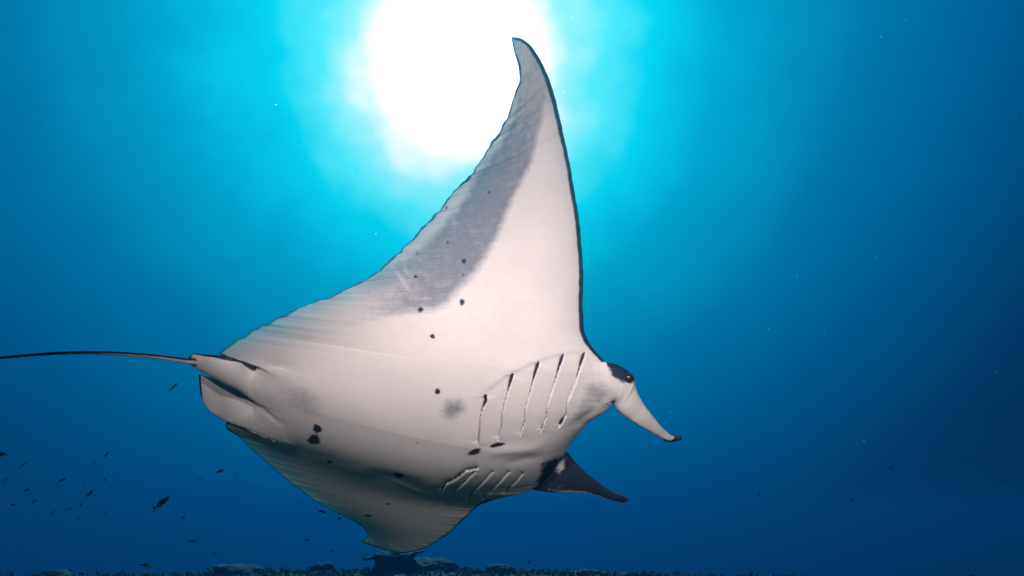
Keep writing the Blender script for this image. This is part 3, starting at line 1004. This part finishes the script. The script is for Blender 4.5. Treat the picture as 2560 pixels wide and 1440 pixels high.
def put_fish(me, name, px, py, length_px, ang, size, label, group=None, yaw=0.0):
    """ang: heading in the picture, degrees above the right; yaw turns the fish out of the picture plane"""
    depth = size * F_PX / length_px * max(.45, math.cos(R(yaw)))
    o = add_obj(name, me)
    a = R(ang)
    fx = np.array([math.cos(a) * math.cos(R(yaw)), math.sin(a) * math.cos(R(yaw)), -math.sin(R(yaw))])
    fwd = Vector(cam_to_world(fx)).normalized()
    upw_ = Vector((0, 0, 1)); side = upw_.cross(fwd).normalized(); up2 = fwd.cross(side)
    M = Matrix((fwd, side, up2)).transposed().to_4x4()
    o.matrix_world = Matrix.Translation(W(px, py, depth)) @ M @ Matrix.Scale(size, 4)
    tag(o, label, 'fish', group)
    return o


put_fish(me_yel, 'damselfish', 404, 1257, 50, 37, .17, 'dark blue fish with a forked yellow-green tail, largest of the small fish', 'small reef fish')
put_fish(me_pale, 'wrasse', 434, 968, 33, 42, .12, 'slender dark wrasse with a pale belly swimming just under the manta tail', 'small reef fish')
put_fish(me_wr, 'cleaner_wrasse', 806, 1279, 32, 158, .10, 'yellowish wrasse with a dark stripe beside the lower wing edge', 'small reef fish')
put_fish(me_dark, 'damselfish', -6, 1138, 42, 12, .16, 'blunt dark fish swimming alone beneath the thin end of the manta tail', 'small reef fish')
put_fish(me_slim, 'slim_fish', 481, 1353, 27, 178, .15, 'slim dark fish swimming level above the reef behind the broad mound', 'small reef fish')
put_fish(me_slim, 'slim_fish', 1322, 1407, 16, 48, .14, 'slim dark fish pointing up over the reef past the rounded hummock', 'small reef fish')
put_fish(me_dark, 'damselfish', 2505, 1205, 16, 95, .13, 'lone small dark fish hovering head up in the open blue water', 'small reef fish')
SHOAL = [(58, 1162, 12, 50), (12, 1200, 12, 35), (155, 1200, 19, 28), (211, 1203, 8, 20), (235, 1156, 12, 0), (262, 1199, 11, 170), (265, 1137, 14, 60),
         (237, 1216, 9, 30), (225, 1233, 26, 38), (67, 1225, 18, 20), (32, 1262, 20, 14), (85, 1255, 16, 42), (177, 1244, 8, 70), (172, 1272, 14, 10),
         (132, 1281, 16, 45), (201, 1261, 11, 135), (198, 1296, 10, 40), (261, 1286, 8, 0), (551, 1178, 16, 12), (590, 1188, 10, 52), (500, 1196, 8, 140),
         (458, 1294, 11, 15), (548, 1264, 8, 0), (356, 1331, 7, 10), (386, 1331, 9, 75), (536, 1382, 10, 68), (320, 1408, 10, 175), (363, 1413, 19, 145),
         (176, 1425, 18, 12), (203, 1435, 14, 170), (848, 1297, 14, 30), (627, 1348, 9, 140), (768, 1350, 15, 172), (830, 1377, 10, 150), (838, 1380, 7, 150),
         (693, 1243, 8, 0), (640, 1220, 9, 30), (670, 1262, 7, 20), (735, 1281, 6, 160), (120, 1210, 8, 10), (300, 1350, 7, 30), (440, 1392, 7, 160)]
for i, (px, py, ln, an) in enumerate(SHOAL):
    put_fish(me_slim if i % 3 == 1 else me_dark, 'damselfish', px, py, ln * 1.1, an, rng.uniform(.10, .15),
             'tiny dark reef fish in the loose shoal trailing behind the manta', 'loose shoal of tiny reef fish', rng.uniform(-35, 35))
for px, py, ln, an in ((2227, 1169, 11, 170), (2130, 1249, 11, 10), (1898, 1235, 9, 20), (1821, 1320, 8, 0), (1700, 1395, 7, 150)):
    put_fish(me_dark, 'damselfish', px, py, ln * 1.1, an, rng.uniform(.10, .14),
             'tiny faint fish scattered in the open water ahead of the manta', 'faint fish in the open water', rng.uniform(-30, 30))

# ------------------------------------------------------------------ drifting specks
part_m, g = new_mat('plankton')
bs = g.node('ShaderNodeBsdfPrincipled')
oc = g.node('ShaderNodeTexCoord').outputs['Object']
g.put(bs.inputs['Base Color'], g.ramp(g.noise(oc, 5.0), [(.3, (.5, .55, .5)), (.7, (.8, .8, .75))]))
finish(g, bs)
tV, tF = ico(1)
pv, pf_, nb = [], [], 0
spk = [(690, 262), (775, 98), (778, 125), (775, 172), (955, 22), (820, 145), (1500, 246), (1430, 45), (1410, 230), (940, 585), (880, 440), (1090, 470)]
for k in range(150):
    if k < len(spk):
        px, py = spk[k]; dp = rng.uniform(1.4, 2.2); r_ = rng.uniform(.0014, .0022)
    else:
        px, py = rng.uniform(-200, 2760), rng.uniform(-150, 1500); dp = rng.uniform(1.2, 5.0); r_ = rng.uniform(.0006, .0016) * dp / 2
    c = np.array(W(px, py, dp))
    pv.append(c + tV * r_ * rng.uniform(.6, 1.3, 3)); pf_.append(tF + nb); nb += len(tV)
sn_ = add_obj('drifting_plankton', make_mesh('drifting_plankton', np.concatenate(pv), np.concatenate(pf_), part_m))
tag(sn_, 'pale specks of plankton drifting in the water', 'plankton', kind='stuff')

# ------------------------------------------------------------------ the water itself
HX, HY0, HY1, HZ0, HZ1 = 160.0, -90.0, 200.0, -12.5, 3.0
bx = [(sx * HX, yy, zz) for zz in (HZ0, HZ1) for sx, yy in ((-1, HY0), (1, HY0), (1, HY1), (-1, HY1))]
haze_m, g = new_mat('sea_water')
pvn = g.node('ShaderNodeVolumePrincipled')
pvn.inputs['Color'].default_value = (.0013, .050, .108, 1)
pvn.inputs['Absorption Color'].default_value = (.02, .42, .60, 1)
pvn.inputs['Density'].default_value = .045
pvn.inputs['Anisotropy'].default_value = .55
g.l.new(pvn.outputs[0], g.node('ShaderNodeOutputMaterial').inputs['Volume'])
hz = add_obj('haze', make_mesh('haze', bx, [(0, 3, 2, 1), (4, 5, 6, 7), (0, 1, 5, 4), (1, 2, 6, 5), (2, 3, 7, 6), (3, 0, 4, 7)], haze_m, smooth=False))
tag(hz, 'blue sea water filling the scene', 'water', kind='stuff')
